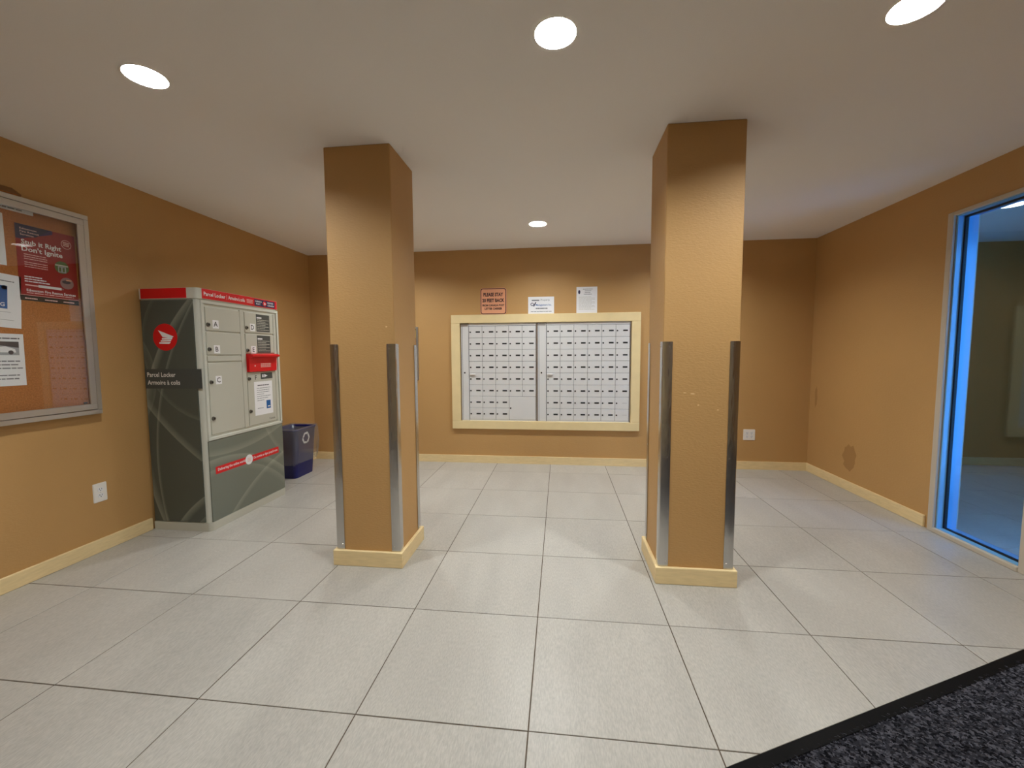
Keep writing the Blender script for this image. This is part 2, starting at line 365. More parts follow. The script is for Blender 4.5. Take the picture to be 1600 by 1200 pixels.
# vestibule beyond the glass
VX0, VX1, VY0, VY1 = XR+.12, 6.2, 2.45, 5.1
struct(holed(VX0-.07, VX1, VY0-.1, VY1+.1, H, [VLIGHT], CEIL, 'ceiling_vestibule'))
struct(MB().box(VX0, VX1+.1, VY1, VY1+.1, -.06, H, WALL).build('wall_vestibule_back'))
struct(MB().box(VX1, VX1+.1, VY0, VY1, -.06, H, WALL).build('wall_vestibule_right'))
struct(MB().box(VX0, VX1, VY1-.016, VY1, 0, .088, WOOD, .003).build('baseboard_vestibule'))
vf = struct(MB().prism([(VX0-.06, VY0-1), (VX1, VY0-1), (VX1, VY1), (VX0-.06, VY1)], 'z', -.06, -.0022, GROUT).build('floor_vestibule'))
for i in range(-2, 6):
    for j in range(-3, 7):
        x, y = 3.383+i*T, 1.1+j*T
        x0, x1, y0, y1 = max(x+J, VX0), min(x+T-J, VX1-.002), max(y+J, VY0-.9), min(y+T-J, VY1-.002)
        if x1-x0 < .02 or y1-y0 < .02: continue
        MB().box(x0, x1, y0, y1, -.006, 0, TILE).build('tile', vf)
# street end of the vestibule: unseen wall and glazed door, placed to throw blue daylight on the jamb (x 2.84..3.76)
vd = MB()
for x0, x1, z0, z1 in ((VX0, 2.84, -.06, H), (3.76, VX1, -.06, H), (2.84, 3.76, 2.18, H)): vd.box(x0, x1, VY0-.1, VY0, z0, z1, WALL)
struct(vd.build('wall_vestibule_front'))
vd = MB()
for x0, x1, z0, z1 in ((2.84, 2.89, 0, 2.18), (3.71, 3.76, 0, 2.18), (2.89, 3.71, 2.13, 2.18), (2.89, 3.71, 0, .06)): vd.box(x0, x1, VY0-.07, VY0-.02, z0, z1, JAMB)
vdo = struct(vd.build('door_1'), 'unseen glazed door added to let blue daylight into the vestibule')
MB().box(2.89, 3.71, VY0-.048, VY0-.042, .06, 2.13, BGLASS).build('pane', vdo)

# ---------------------------------------------------------------- baseboards
BH, BT = .086, .016
def chamfer(a0, a1, h=BH): return None
struct(MB().box(XL, XL+BT, YF, 2.628, 0, BH, WOOD, .003).build('baseboard_left'))
struct(MB().box(XL, XL+BT, 3.46, YB, 0, BH, WOOD, .003).build('baseboard_left'))
bb = struct(MB().box(XL+BT, XR-BT, YB-BT+.004, YB, 0, BH-.004, WOOD).build('baseboard_back'))
xj = -1.36
MB().prism([(XL+BT, 0), (xj+.012, 0), (xj-.012, BH), (XL+BT, BH)], 'y', YB-BT, YB-.001, WOOD).build('board', bb)
MB().prism([(xj+.017, 0), (XR-BT, 0), (XR-BT, BH), (xj-.007, BH)], 'y', YB-BT, YB-.001, WOOD).build('board', bb)
struct(MB().box(XR-BT, XR, 3.236, YB, 0, BH, WOOD, .003).build('baseboard_right'))
struct(MB().box(XR-BT, XR, YF, OY0-.06, 0, BH, WOOD, .003).build('baseboard_right'))

# ---------------------------------------------------------------- sidelight window and glazed door in the right wall
wn = MB(); cx0 = XR-.02
wn.box(cx0, XR, OY1, 3.199, 0, 2.186, CASE, .003)              # far casing
win = struct(wn.build('window_1'), 'tall sidelight window with jambs tinted daylight blue')
MB().box(cx0, XR, OY0-.045, OY1, OZ1-.005, 2.186, CASE, .003).build('casing', win)
MB().box(cx0, XR, OY0-.045, OY0, 0, OZ1-.005, CASE, .003).build('casing', win)
MB().box(cx0-.004, XR, OY0, OY1, 0, .030, CASE, .003).build('casing', win)
GX = 2.665
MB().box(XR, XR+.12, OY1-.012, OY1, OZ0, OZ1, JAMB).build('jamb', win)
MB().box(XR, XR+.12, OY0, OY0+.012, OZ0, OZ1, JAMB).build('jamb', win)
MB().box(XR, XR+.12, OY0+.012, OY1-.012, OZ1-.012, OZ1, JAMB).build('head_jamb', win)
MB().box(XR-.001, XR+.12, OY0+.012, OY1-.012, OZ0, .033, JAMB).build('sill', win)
gk = MB(); a0, a1, b0, b1, g = OY0+.012, OY1-.012, .033, OZ1-.012, .011
gk.box(GX-.009, GX+.009, a1-g, a1, b0, b1, GASKET).box(GX-.009, GX+.009, a0, a0+g, b0, b1, GASKET).box(GX-.009, GX+.009, a0+g, a1-g, b0, b0+g*.7, GASKET).box(GX-.009, GX+.009, a0+g, a1-g, b1-g, b1, GASKET)
gk.build('gasket', win)
MB().box(GX-.003, GX+.003, a0+.002, a1-.002, b0+.002, b1-.002, GLASS).build('pane', win)
MB().box(XR+.12, XR+.14, OY1, 3.199, 0, 2.186, CASE, .003).build('casing', win)

# ---------------------------------------------------------------- recessed downlights
def downlight(x, y, label, group, lens=LENS):
    t = thing('recessed_light', (x, y, H), label, 'light', group)
    MB().lathe([(AP, .0), (.074, .010), (.069, .042), (.067, .046)], (0, 0, 0), CANW).build('reflector', t)
    MB().lathe([(AP-.001, .002), (AP, -.0012), (.086, -.0012), (.094, 0.0)], (0, 0, 0), CANW, 40, False).build('trim_ring', t)
    MB().cyl((0, 0, .042), (0, 0, 1), .066, .012, lens, 40).build('lens', t)
LL = ['round recessed ceiling light at the left, nearest the bulletin board', 'round recessed ceiling light at the top centre between the pillars', 'round recessed ceiling light cut by the top right picture edge',
      'recessed ceiling light hidden behind the left pillar', 'small recessed ceiling light in front of the mailbox wall', 'recessed ceiling light hidden behind the right pillar']
for k, (x, y) in enumerate(LIGHTS):
    downlight(x, y, LL[k] if k < 6 else 'unseen ceiling light added behind the viewpoint', 'recessed ceiling lights')
downlight(*VLIGHT, 'recessed ceiling light seen through the sidelight glass', None, LENSDIM)

# ---------------------------------------------------------------- pillars
def pillar(x0, x1, y0, y1, label, chips):
    o = Vector(((x0+x1)/2, (y0+y1)/2, 0)); t = thing('pillar', o, label, 'pillar', 'square brown pillars')
    sh = MB().box(x0, x1, y0, y1, 0, H, WALL, .004).build('shaft', t, o)
    for (cx, cz, w, hh) in chips: # small dents where the paint has chipped
        k = MB(); pl = Plane((cx, y0, cz), (1, 0, 0), (0, 0, 1), (0, -1, 0))
        pl.poly(k, [(-w, -hh*.3), (-w*.2, -hh), (w*.8, -hh*.5), (w, hh*.4), (w*.1, hh), (-w*.7, hh*.6)], CHIP, 0, .0008); k.build('paint_chip', sh, o)
    q = .02
    MB().box(x0-q, x1+q, y0-q, y0, 0, .094, WOOD, .003).build('base_trim', t, o)
    MB().box(x0-q, x1+q, y1, y1+q, 0, .094, WOOD, .003).build('base_trim', t, o)
    MB().box(x0-q, x0, y0, y1, 0, .094, WOOD, .003).build('base_trim', t, o)
    MB().box(x1, x1+q, y0, y1, 0, .094, WOOD, .003).build('base_trim', t, o)
    L, th, g = .05, .0016, .0022
    for sx, cx in ((-1, x0), (1, x1)):
        for sy, cy in ((-1, y0), (1, y1)):
            # L-profile with a softly rolled arris, slightly sprung off the wall
            ox, oy = cx+sx*g, cy+sy*g; r = .006
            bow = [(ox-sx*L*(1-t), oy+sy*(th+.0012*math.sin(math.pi*t))) for t in (.15, .3, .45, .6, .75)]; bow2 = [(ox+sx*(th+.0012*math.sin(math.pi*t)), oy-sy*L*t) for t in (.25, .4, .55, .7, .85)]
            arc = [(ox+sx*th-sx*r+sx*r*math.sin(a), oy+sy*th-sy*r+sy*r*math.cos(a)) for a in [i*math.pi/8 for i in range(5)]]
            poly = [(ox-sx*L, oy+sy*th)]+bow+arc+bow2+[(ox+sx*th, oy-sy*L), (ox, oy-sy*L), (ox, oy-sy*r*.6), (ox-sx*r*.6, oy), (ox-sx*L, oy)]
            if sx*sy < 0: poly = poly[::-1]
            n = len(poly); zs = [.096+(1.322-.096)*i/14 for i in range(15)]
            rg = random.Random(int(abs(cx*100)+abs(cy*10)))
            rings = []
            for z in zs:
                w1, w2 = rg.uniform(-.0004, .0004), rg.uniform(-.0004, .0004); rings.append([(p[0]+sx*w1, p[1]+sy*w2, z) for p in poly])
            b = MB(); b.rows(rings, STEEL, False); b.add(rings[0], [tuple(range(n))[::-1]], STEEL); b.add(rings[-1], [tuple(range(n))], STEEL)
            gd = b.build('corner_guard', t, o)
            for z in (.125, .70, 1.295):
                MB().cyl((ox-sx*.036, oy+sy*(th+.0006), z), (0, sy, 0), .0045, .0022, SCREW, 10, .003).build('screw', gd, o)
                MB().cyl((ox+sx*(th+.0006), oy-sy*.036, z), (sx, 0, 0), .0045, .0022, SCREW, 10, .003).build('screw', gd, o)
    return t
pillar(-1.328, -.938, 2.297, 2.655, 'square brown pillar on the left with steel corner guards', [(-.985, 1.42, .006, .004)])
pillar(.544, .929, 2.288, 2.645, 'square brown pillar on the right with steel corner guards', [(.70, 1.045, .012, .003), (.66, 1.05, .008, .002), (.83, .96, .006, .002), (.73, .985, .005, .003)])

# ---------------------------------------------------------------- parcel locker
LX0, LX1, LY0, LY1, LH = -2.928, -2.48, 2.635, 3.452, 1.73
lo = Vector(((LX0+LX1)/2, (LY0+LY1)/2, 0))
lk = thing('parcel_locker', lo, 'tall grey parcel locker with red top band standing against left wall', 'locker')
def rnd(x0, x1, y0, y1, r, k=6):
    """footprint with its front corners rounded"""
    p = [(x0, y0), (x1-r, y0)]
    p += [(x1-r+r*math.sin(a), y0+r-r*math.cos(a)) for a in [math.pi/2*i/k for i in range(1, k+1)]]
    p += [(x1, y1-r*.3), (x1-r*.3, y1), (x0, y1)]
    return p
MB().prism(rnd(LX0+.006, LX1-.006, LY0+.006, LY1-.004, .03), 'z', .055, 1.66, POST, False).build('body', lk, lo)
MB().prism(rnd(LX0, LX1+.003, LY0-.003, LY1, .032), 'z', 0, .06, LREY, False).build('plinth', lk, lo)
cap = MB().prism(rnd(LX0, LX1, LY0-.001, LY1+.006, .03), 'z', 1.656, LH, POST, False).build('top_cap', lk, lo)
MB().box(-2.915, -2.562, LY0-.003, LY0, 1.660, 1.7285, RED).build('side_band', cap, lo)
fb = MB().box(LX1-.001, LX1+.002, 2.672, 3.445, 1.660, 1.7285, RED)
pf = Plane((LX1+.002, 2.672, 1.66), (0, 1, 0), (0, 0, 1), (1, 0, 0))
pf.text(fb, 'Parcel Locker', .014, .022, PAPER, .026, .19, bold=.02)
pf.rect(fb, .217, .018, .2185, .05, PAPER)
pf.text(fb, 'Armoire à colis', .232, .022, PAPER, .026, .165, bold=.02)
for k in range(3): pf.greek(fb, .418, .485, .02+k*.011, PINK, .005, k)
pf.rect(fb, .503, .006, .745, .06, NAVY)
pf.text(fb, 'CANADA', .512, .037, PAPER, .013, .075, d=.001, bold=.02); pf.text(fb, 'POST', .520, .016, PAPER, .013, .05, d=.001, bold=.02)
pf.text(fb, 'POSTES', .655, .037, PAPER, .013, .07, d=.001, bold=.02); pf.text(fb, 'CANADA', .655, .016, PAPER, .013, .08, d=.001, bold=.02)
pf.disc(fb, .62, .033, .021, RED, .0005, .0009)
def wing(pl, mb, a, b, s, d, m=PAPER):
    # white wing in a circle: one pointed blade and three feathers
    pl.poly(mb, [(a-.62*s, b+.58*s), (a+.78*s, b+.05*s), (a+.62*s, b-.08*s), (a-.22*s, b+.0*s)], m, d, d+.0004)
    pl.poly(mb, [(a-.30*s, b-.08*s), (a+.62*s, b-.02*s), (a+.66*s, b-.14*s), (a+.56*s, b-.20*s), (a-.30*s, b-.20*s)], m, d, d+.0004)
    pl.poly(mb, [(a-.42*s, b-.26*s), (a+.55*s, b-.22*s), (a+.50*s, b-.34*s), (a-.42*s, b-.36*s)], m, d, d+.0004)
    pl.poly(mb, [(a-.56*s, b-.42*s), (a+.50*s, b-.40*s), (a+.34*s, b-.56*s), (a-.56*s, b-.54*s)], m, d, d+.0004)
wing(pf, fb, .62, .033, .019, .0009)
fb.build('front_band', cap, lo)
# printed side panel, with its corner post
sp = MB().box(-2.922, -2.521, LY0-.002, LY0+.012, .066, 1.648, SIDEPRINT).build('side_panel', lk, lo)
ps = Plane((-2.922, LY0-.002, .066), (1, 0, 0), (0, 0, 1), (0, -1, 0))
e = MB(); ps.disc(e, .178, 1.325, .094, RED, 0, .0012, 48); wing(ps, e, .178, 1.325, .085, .0012); e.build('emblem', sp, lo)
e = MB(); ps.rect(e, 0, .964, .441, 1.102, DGREY, 0, .001)
ps.text(e, 'Parcel Locker', .018, 1.047, WHITE, .031, .222, d=.0016, bold=.01); ps.text(e, 'Armoire à colis', .018, .992, WHITE, .031, .254, d=.0016, bold=.01)
e.build('name_band', sp, lo)
# framed door section
fx = LX1+.004
df = MB(); 
def frame_yz(b, x0, x1, y0, y1, z0, z1, w, m, wt=None):
    wt = wt or w
    b.box(x0, x1, y0, y1, z0, z0+w, m, .002).box(x0, x1, y0, y1, z1-wt, z1, m, .002).box(x0, x1, y0, y0+w, z0+w, z1-wt, m, .002).box(x0, x1, y1-w, y1, z0+w, z1-wt, m, .002)
frame_yz(df, LX1-.012, fx, 2.658, 3.45, .652, 1.648, .022, POST)
frm = df.build('door_frame', lk, lo)
MB().box(LX1-.014, LX1-.008, 2.68, 3.428, .674, 1.626, DARK).build('recess', lk, lo)  # near-black colour stands in for the shadow lines around the doors
MB().box(LX1-.010, LX1+.001, 3.008, 3.052, .686, 1.612, LREY, .002).build('mullion', lk, lo)
MB().box(LX1-.010, LX1+.001, 3.386, 3.408, .686, 1.612, LREY, .002).build('mullion', lk, lo)
MB().box(LX1-.010, LX1+.001, 2.690, 3.006, 1.218, 1.258, LREY, .002).build('spacer', lk, lo)
def locker_door(y0, y1, z0, z1, letter, ly, lz, locks, plate=True):
    d = MB().box(LX1-.008, LX1+.002, y0, y1, z0, z1, LREY, .0025).build('door', lk, lo)
    for (ky, kz) in locks:
        MB().cyl((LX1+.002, ky, kz), (1, 0, 0), .015, .010, LOCKM, 16, .012).cyl((LX1+.012, ky, kz), (1, 0, 0), .007, .0008, DARK, 12).build('lock', d, lo)
    p = Plane((LX1+.002, ly, lz), (0, 1, 0), (0, 0, 1), (1, 0, 0)); b = MB()
    if plate: p.rect(b, -.026, -.030, .028, .030, PAPER, 0, .0006)
    p.text(b, letter, 0, -.017, INK, .036, None, d=.001, align='center', bold=.01); b.build('letter_label', d, lo)
    return d
locker_door(2.690, 3.006, 1.439, 1.604, 'A', 2.773, 1.486, [(2.706, 1.48)])
locker_door(2.690, 3.006, 1.266, 1.428, 'B', 2.773, 1.306, [(2.706, 1.305)])
locker_door(2.690, 3.006, .692, 1.208, 'C', 2.773, 1.082, [(2.706, 1.07), (2.706, .808)])
dD = locker_door(3.056, 3.383, 1.443, 1.604, 'D', 3.138, 1.486, [(3.072, 1.48)])
dE = locker_door(3.056, 3.383, 1.278, 1.432, 'E', 3.138, 1.305, [(3.072, 1.30)])
dF = locker_door(3.056, 3.383, .692, 1.124, 'F', 3.148, 1.078, [(3.072, 1.072), (3.072, .808)], False)
pr = Plane((LX1+.002, 0, 0), (0, 1, 0), (0, 0, 1), (1, 0, 0))
for d, z0, z1, sd in ((dD, 1.455, 1.597, 1), (dE, 1.282, 1.424, 9)):
    b = MB(); pr.rect(b, 3.183, z0, 3.340, z1, DGREY, 0, .0006)
    pr.rect(b, 3.190, z1-.034, 3.245, z1-.022, PAPER, .0006, .001)
    for k in range(7): pr.greek(b, 3.192, 3.33, z1-.048-k*.0135, LREY, .005, sd+k, .0006, .001, 1 if k % 2 == 0 else .7)
    b.build('instruction_label', d, lo)
b = MB(); pr.rect(b, 3.205, 1.062, 3.345, 1.114, DGREY, 0, .0006); pr.poly(b, [(3.245, 1.074), (3.245, 1.102), (3.285, 1.088)], PAPER, .0006, .001); pr.rect(b, 3.222, 1.076, 3.236, 1.100, PAPER, .0006, .001)
b.build('arrow_label', dF, lo)
b = MB(); pr.text(b, 'Canada', 3.285, .712, INK, .017, .07, d=.0006); b.build('wordmark', dF, lo)
# red hooded mail slot
b = MB(); b.prism([(LX1-.006, 1.128), (LX1+.016, 1.128), (LX1+.020, 1.236), (LX1+.052, 1.252), (LX1+.052, 1.262), (LX1+.03, 1.272), (LX1-.006, 1.272)], 'y', 3.064, 3.386, RED)
hood = b.build('mail_slot', lk, lo, )
b = MB(); p2 = Plane((LX1+.0178, 0, 1.15), (0, 1, 0), (-.004, 0, .108), (1, 0, .03))
p3 = Plane((LX1+.0178, 0, 1.15), (0, 1, 0), (.004, 0, .108), (1, 0, -.037))
for k in range(3): p3.greek(b, 3.19, 3.31, .012+k*.012, PINK, .006, k+4, .0006, .001)
b.build('slot_label', hood, lo); b = MB(); p3.disc(b, 3.125, .025, .007, PINK, .0006, .0012, 12); b.build('slot_lock', hood, lo)
# lower printed panel, red slogan strip
lp = MB().box(LX1-.006, LX1+.001, 2.655, 3.446, .062, .648, LOWPRINT).build('lower_panel', lk, lo)
p4 = Plane((LX1+.001, 2.702, .399), (0, 1, 0), (0, 0, 1), (1, 0, 0)); b = MB()
p4.rect(b, 0, 0, .68, .054, RED, 0, .0006)
p4.text(b, 'Delivering the online world', .02, .020, PAPER, .020, .265, d=.001, bold=.015)
p4.text(b, "Du monde en ligne jusqu'à vous", .378, .020, PAPER, .019, .285, d=.001, bold=.015)
p4.disc(b, .327, .027, .040, PAPER, .0006, .0012, 28)
for k in range(3): p4.rect(b, .310, .012+k*.011, .344, .018+k*.011, PINK, .0012, .0014)
b.build('slogan_strip', lp, lo)
MB().cyl((LX1-.004, 3.443, .664), (1, 0, 0), .008, .008, TAUPE, 12).build('bolt', lk, lo)
# notice taped to door F
n = MB(); pn = Plane((LX1+.0022, 3.122, .764), (0, 1, 0), (0, 0, 1), (1, 0, 0)); pn.rect(n, 0, 0, .214, .279, PAPER, 0, .0006)
pn.greek(n, .04, .18, .243, PHDARK, .008, 3, .0006, .0009)
for k in range(7): pn.greek(n, .03, .19, .222-k*.017, LINE, .004, k, .0006, .0009, (1, .95, .9, .5, 1, .8, .5)[k])
pn.rect(n, .135, .045, .185, .115, BLUE, .0006, .001); pn.rect(n, .15, .058, .178, .068, PAPER, .001, .0012)
pn.greek(n, .03, .10, .055, LINE, .004, 30, .0006, .0009)
tag(n.build('paper_notice'), 'white paper notice with a small blue picture taped to parcel locker', 'notice')

# ---------------------------------------------------------------- recycling bin and its liner
bx0, bx1, by0, by1 = -2.905, -2.665, 3.88, 4.19
bo = Vector(((bx0+bx1)/2, (by0+by1)/2, 0))
bn = thing('recycling_bin', bo, 'blue plastic recycling bin standing beyond the parcel locker', 'bin')
def rr(x0, x1, y0, y1, z, r=.04, k=5):
    o = []
    for cx, cy, a0 in ((x1-r, y0+r, -90), (x1-r, y1-r, 0), (x0+r, y1-r, 90), (x0+r, y0+r, 180)):
        o += [(cx+r*math.cos(math.radians(a0+90*i/k)), cy+r*math.sin(math.radians(a0+90*i/k)), z) for i in range(k+1)]
    return o
g = lambda z: .030*z/.5          # flare
rg = [rr(bx0-g(z)*.6, bx1+g(z), by0-g(z), by1+g(z), z) for z in (0.0, .01, .25, .485)]
rim = [rr(bx0-.024, bx1+.036, by0-.036, by1+.036, .487), rr(bx0-.024, bx1+.036, by0-.036, by1+.036, .505), rr(bx0-.014, bx1+.026, by0-.026, by1+.026, .505)]
inn = [rr(bx0+.004-g(z)*.6, bx1-.004+g(z), by0+.004-g(z), by1-.004+g(z), z) for z in (.485, .02)]
b = MB().rows(rg+rim+inn, BINBLUE); n_ = len(rg[0]); b.add(rg[0], [tuple(range(n_))[::-1]], BINBLUE); b.add(inn[-1], [tuple(range(n_))], BINBLUE)
b.build('bin_body', bn, bo)
# three chasing arrows
b = MB(); sl = .030/.5; pb = Plane((bx1+g(.37)+.0006, (by0+by1)/2+.0, .395), (0, 1, 0), (sl, 0, 1), (1, 0, -sl))
for k in range(3):
    a = math.radians(90+120*k)
    def rot(p, a=a): 
        return (p[0]*math.cos(a-math.pi/2)-p[1]*math.sin(a-math.pi/2), p[0]*math.sin(a-math.pi/2)+p[1]*math.cos(a-math.pi/2))
    pb.poly(b, [rot(q) for q in [(-.052, .018), (-.036, .010), (-.018, .040), (.012, .040), (.012, .058), (-.028, .058)]], PAPER, 0, .0012)
    pb.poly(b, [rot(q) for q in [(.012, .066), (.012, .032), (.038, .049)]], PAPER, 0, .0012)
    pb.poly(b, [rot(q) for q in [(.040, .044), (.062, .006), (.046, -.003), (.026, .034)]], PAPER, 0, .0012)
b.build('recycling_symbol', bn, bo)
# clear liner hanging over the rim, with puckers and a gathered hem
lr = random.Random(5); rings = []
NP = 64
def ringpts(x0, x1, y0, y1, z, amp, ph, zamp=0):
    base = rr(x0, x1, y0, y1, z, .05, 15); N = len(base); o = []
    cx, cy = (x0+x1)/2, (y0+y1)/2
    for i, p in enumerate(base):
        w = amp*(math.sin(i*.9+ph)+.6*math.sin(i*1.73+ph*2.1)); d = Vector((p[0]-cx, p[1]-cy)).normalized()
        o.append((max(p[0]+d.x*w, XL+.004), p[1]+d.y*w, p[2]+zamp*math.sin(i*.31+ph)+zamp*.5*math.sin(i*1.1)))
    return o
for (ex, z, am, ph, za) in ((-.015, .20, .004, 0, .004), (-.008, .40, .004, .5, .003), (.022, .512, .0015, 1, .002), (.040, .516, .001, 1, .002), (.046, .50, .0015, 1.2, .003), (.050, .42, .003, 1.7, .004), (.052, .34, .005, 2.2, .005), (.046, .25, .006, 2.8, .006), (.038, .19, .005, 3.2, .008), (.034, .165, .004, 3.6, .010), (.030, .150, .003, 3.8, .012)):
    rings.append(ringpts(bx0-ex*.4, bx1+ex, by0-ex, by1+ex+.012, z, am, ph, za))
ln = MB().rows(rings, FILM).build('bin_liner'); tag(ln, 'clear plastic liner hanging over the rim of the blue bin', 'bin liner')

# ---------------------------------------------------------------- bulletin board and its papers
BY0, BY1, BZ0, BZ1, BX = 0.95, 2.328, .897, 2.125, -2.90
bo2 = Vector((XL, (BY0+BY1)/2, BZ0)); bd = thing('bulletin_board', bo2, 'aluminium framed glass bulletin board with cork back on left wall', 'board')
MB().box(XL+.001, -2.936, BY0+.01, BY1-.01, BZ0+.01, BZ1-.01, CORK).build('cork_panel', bd, bo2)
def rail(y0, y1, z0, z1, name='case_rail', x0=XL+.001, x1=BX-.004): MB().box(x0, x1, y0, y1, z0, z1, ALU, .002).build(name, bd, bo2)
w = .028
rail(BY0, BY1, BZ1-w, BZ1); rail(BY0, BY1, BZ0, BZ0+w); rail(BY0, BY0+w, BZ0+w, BZ1-w); rail(BY1-w, BY1, BZ0+w, BZ1-w)
y0, y1, z0, z1, v = BY0+w+.003, BY1-w-.003, BZ0+w+.003, BZ1-w-.003, .036
for a in ((y0, y1, z1-v, z1), (y0, y1, z0, z0+v), (y0, y0+v, z0+v, z1-v), (y1-v, y1, z0+v, z1-v)): rail(*a, name='door_rail', x0=-2.912, x1=BX)
MB().box(-2.907, -2.904, y0+v, y1-v, z0+v, z1-v, BGLASS).build('glass_pane', bd, bo2)
b = MB(); k = 0
while BZ0+.06+k*.03 < BZ1-.06:
    b.cyl((BX-.002, BY1-w-.001, BZ0+.06+k*.03), (0, 0, 1), .0035, .024, ALU, 8); k += 1
b.build('hinge', bd, bo2)
MB().box(-2.929, -2.922, 2.242, 2.258, z0+v+.004, z0+v+.012, DARK).build('latch', bd, bo2)
PX = -2.9355
def sheet(y0, z0, w, h, ang=0):
    b = MB(); ca, sa = math.cos(ang), math.sin(ang)
    p = Plane((PX, y0, z0), (0, ca, sa), (0, -sa, ca), (1, 0, 0)); return b, p
b, p = sheet(1.985, 1.572, .280, .415, -.006)
p.rect(b, 0, 0, .28, .415, PRED, 0, .0008)
p.rect(b, 0, 0, .28, .028, INK, .0008, .0011); p.rect(b, 0, .030, .28, .032, PINK, .0008, .0011)
p.poly(b, [(0, .335), (.02, .335), (.17, .395), (.17, .415), (0, .415)], PURP, .0008, .0011)
p.poly(b, [(.0, .335), (.09, .358), (.16, .415), (.0, .415)], NAVY, .0011, .0013)
p.text(b, 'Edmonton', .02, .388, PINK, .010, .075, d=.0015, bold=.01); p.text(b, 'Fire Rescue', .02, .372, PINK, .010, .085, d=.0015, bold=.01); p.text(b, 'Services', .02, .356, PINK, .010, .06, d=.0015, bold=.01)
p.text(b, 'Stub it Right', .022, .309, PAPER, .026, .185, d=.0014, bold=.022); p.text(b, "Don't Ignite", .022, .272, PAPER, .026, .19, d=.0014, bold=.022)
for k in range(3): p.greek(b, .03, .135, .253-k*.012, PINK, .004, k, .0008, .0012)
for k in range(3): p.greek(b, .03, .135, .210-k*.012, PINK, .004, k+5, .0008, .0012)
for k in range(3): p.greek(b, .025, .14, .130-k*.013, PAPER, .006, k+9, .0008, .0012, (.7, .85, 1)[k])
p.rect(b, .026, .083, .095, .090, PINK, .0008, .0012); p.rect(b, .085, .080, .195, .094, PAPER, .0008, .0012); p.rect(b, .195, .083, .205, .091, TAUPE, .0008, .0012)
p.text(b, 'Edmonton Fire Rescue Services', .03, .052, PAPER, .014, .235, d=.0014, bold=.02); p.greek(b, .03, .255, .042, PINK, .004, 40, .0008, .0012)
p.disc(b, .235, .355, .026, PINK, .0008, .0010); p.disc(b, .235, .355, .0235, PRED, .0010, .0012); 
for k in range(3): p.greek(b, .218, .252, .345+k*.009, PINK, .005, k+60, .0012, .0014)
p.disc(b, .205, .215, .036, GREEN, .0008, .0011); p.rect(b, .172, .222, .236, .230, LREY, .0011, .0013); p.rect(b, .185, .185, .225, .220, PHGREY, .0011, .0012); p.rect(b, .190, .190, .200, .215, GREEN, .0012, .0013); p.rect(b, .208, .190, .218, .215, GREEN, .0012, .0013)
p.disc(b, .225, .125, .034, TAUPE, .0008, .0011); p.disc(b, .222, .132, .022, PHDARK, .0011, .0013, ry=.010); p.rect(b, .222, .14, .248, .147, SIGN, .0013, .0015)
for k in range(3): p.greek(b, .02+k*.09, .08+k*.09, .010, PINK, .006, k+70, .0011, .0014)
tag(b.build('poster'), 'dark red fire safety poster behind the bulletin board glass', 'poster')
b, p = sheet(1.726, 1.748, .215, .273)
p.rect(b, 0, 0, .215, .273, PAPER, 0, .0008)
for k in range(10): p.greek(b, .02, .18, .23-k*.02, LINE, .004, k+80, .0008, .0012)
tag(b.build('paper_notice'), 'white paper at the picture edge, uppermost on the bulletin board', 'notice')
b, p = sheet(1.748, 1.428, .236, .285, -.065)
p.rect(b, 0, 0, .23, .285, PAPER, 0, .0008); p.rect(b, .05, .10, .172, .222, BLUE, .0008, .0011); p.disc(b, .16, .212, .012, BLUE, .0008, .0011); p.text(b, 'G', .142, .112, PAPER, .02, None, d=.0014, bold=.02)
p.greek(b, .06, .20, .245, LINE, .005, 4, .0008, .0012); p.rect(b, .03, .082, .185, .0835, LINE, .0008, .0011); p.rect(b, .03, .040, .20, .0415, LINE, .0008, .0011)
tag(b.build('paper_notice'), 'tilted white paper with a blue rounded symbol on the bulletin board', 'notice')
b, p = sheet(1.762, 1.106, .217, .280, -.01)
p.rect(b, 0, 0, .217, .280, PAPER, 0, .0008); p.greek(b, .04, .20, .252, PHDARK, .006, 5, .0008, .0012)
p.rect(b, .06, .165, .195, .238, PHGREY, .0008, .0011); p.poly(b, [(.06, .225), (.195, .205), (.195, .238), (.06, .238)], PHDARK, .0011, .0013)
p.poly(b, [(.07, .180), (.09, .205), (.14, .212), (.178, .198), (.182, .180)], PAPER, .0013, .0015); p.disc(b, .16, .180, .011, PHDARK, .0015, .0017); p.disc(b, .092, .180, .011, PHDARK, .0015, .0017)
for k in range(6): p.greek(b, .02, .205, .130-k*.019, LINE, .006, k+33, .0008, .0012, (.95, .9, 1, .2, .92, .9)[k])
tag(b.build('paper_notice'), 'white paper with a grey car photograph, lowest on the bulletin board', 'notice')
b, p = sheet(1.76, 2.045, .312, .022)
p.rect(b, 0, 0, .312, .022, PAPER, 0, .004); p.greek(b, .03, .27, .009, LINE, .006, 12, .004, .0044); tag(b.build('paper_strip'), 'narrow white printed strip under the top rail of bulletin board', 'label')
b = MB(); pt = Plane((XL, 1.90, BZ1+.002), (0, 1, 0), (0, 0, 1), (1, 0, 0))
pt.poly(b, [(-.1, 0), (.13, 0), (.14, .022), (.10, .045), (-.1, .042)], TAPE, 0, .002); pt.poly(b, [(-.1, .012), (.12, .010), (.12, .017), (-.1, .02)], CORK, .002, .0025)
tag(b.build('tape_strip'), 'brown tape remnant on the wall above the bulletin board', 'tape')

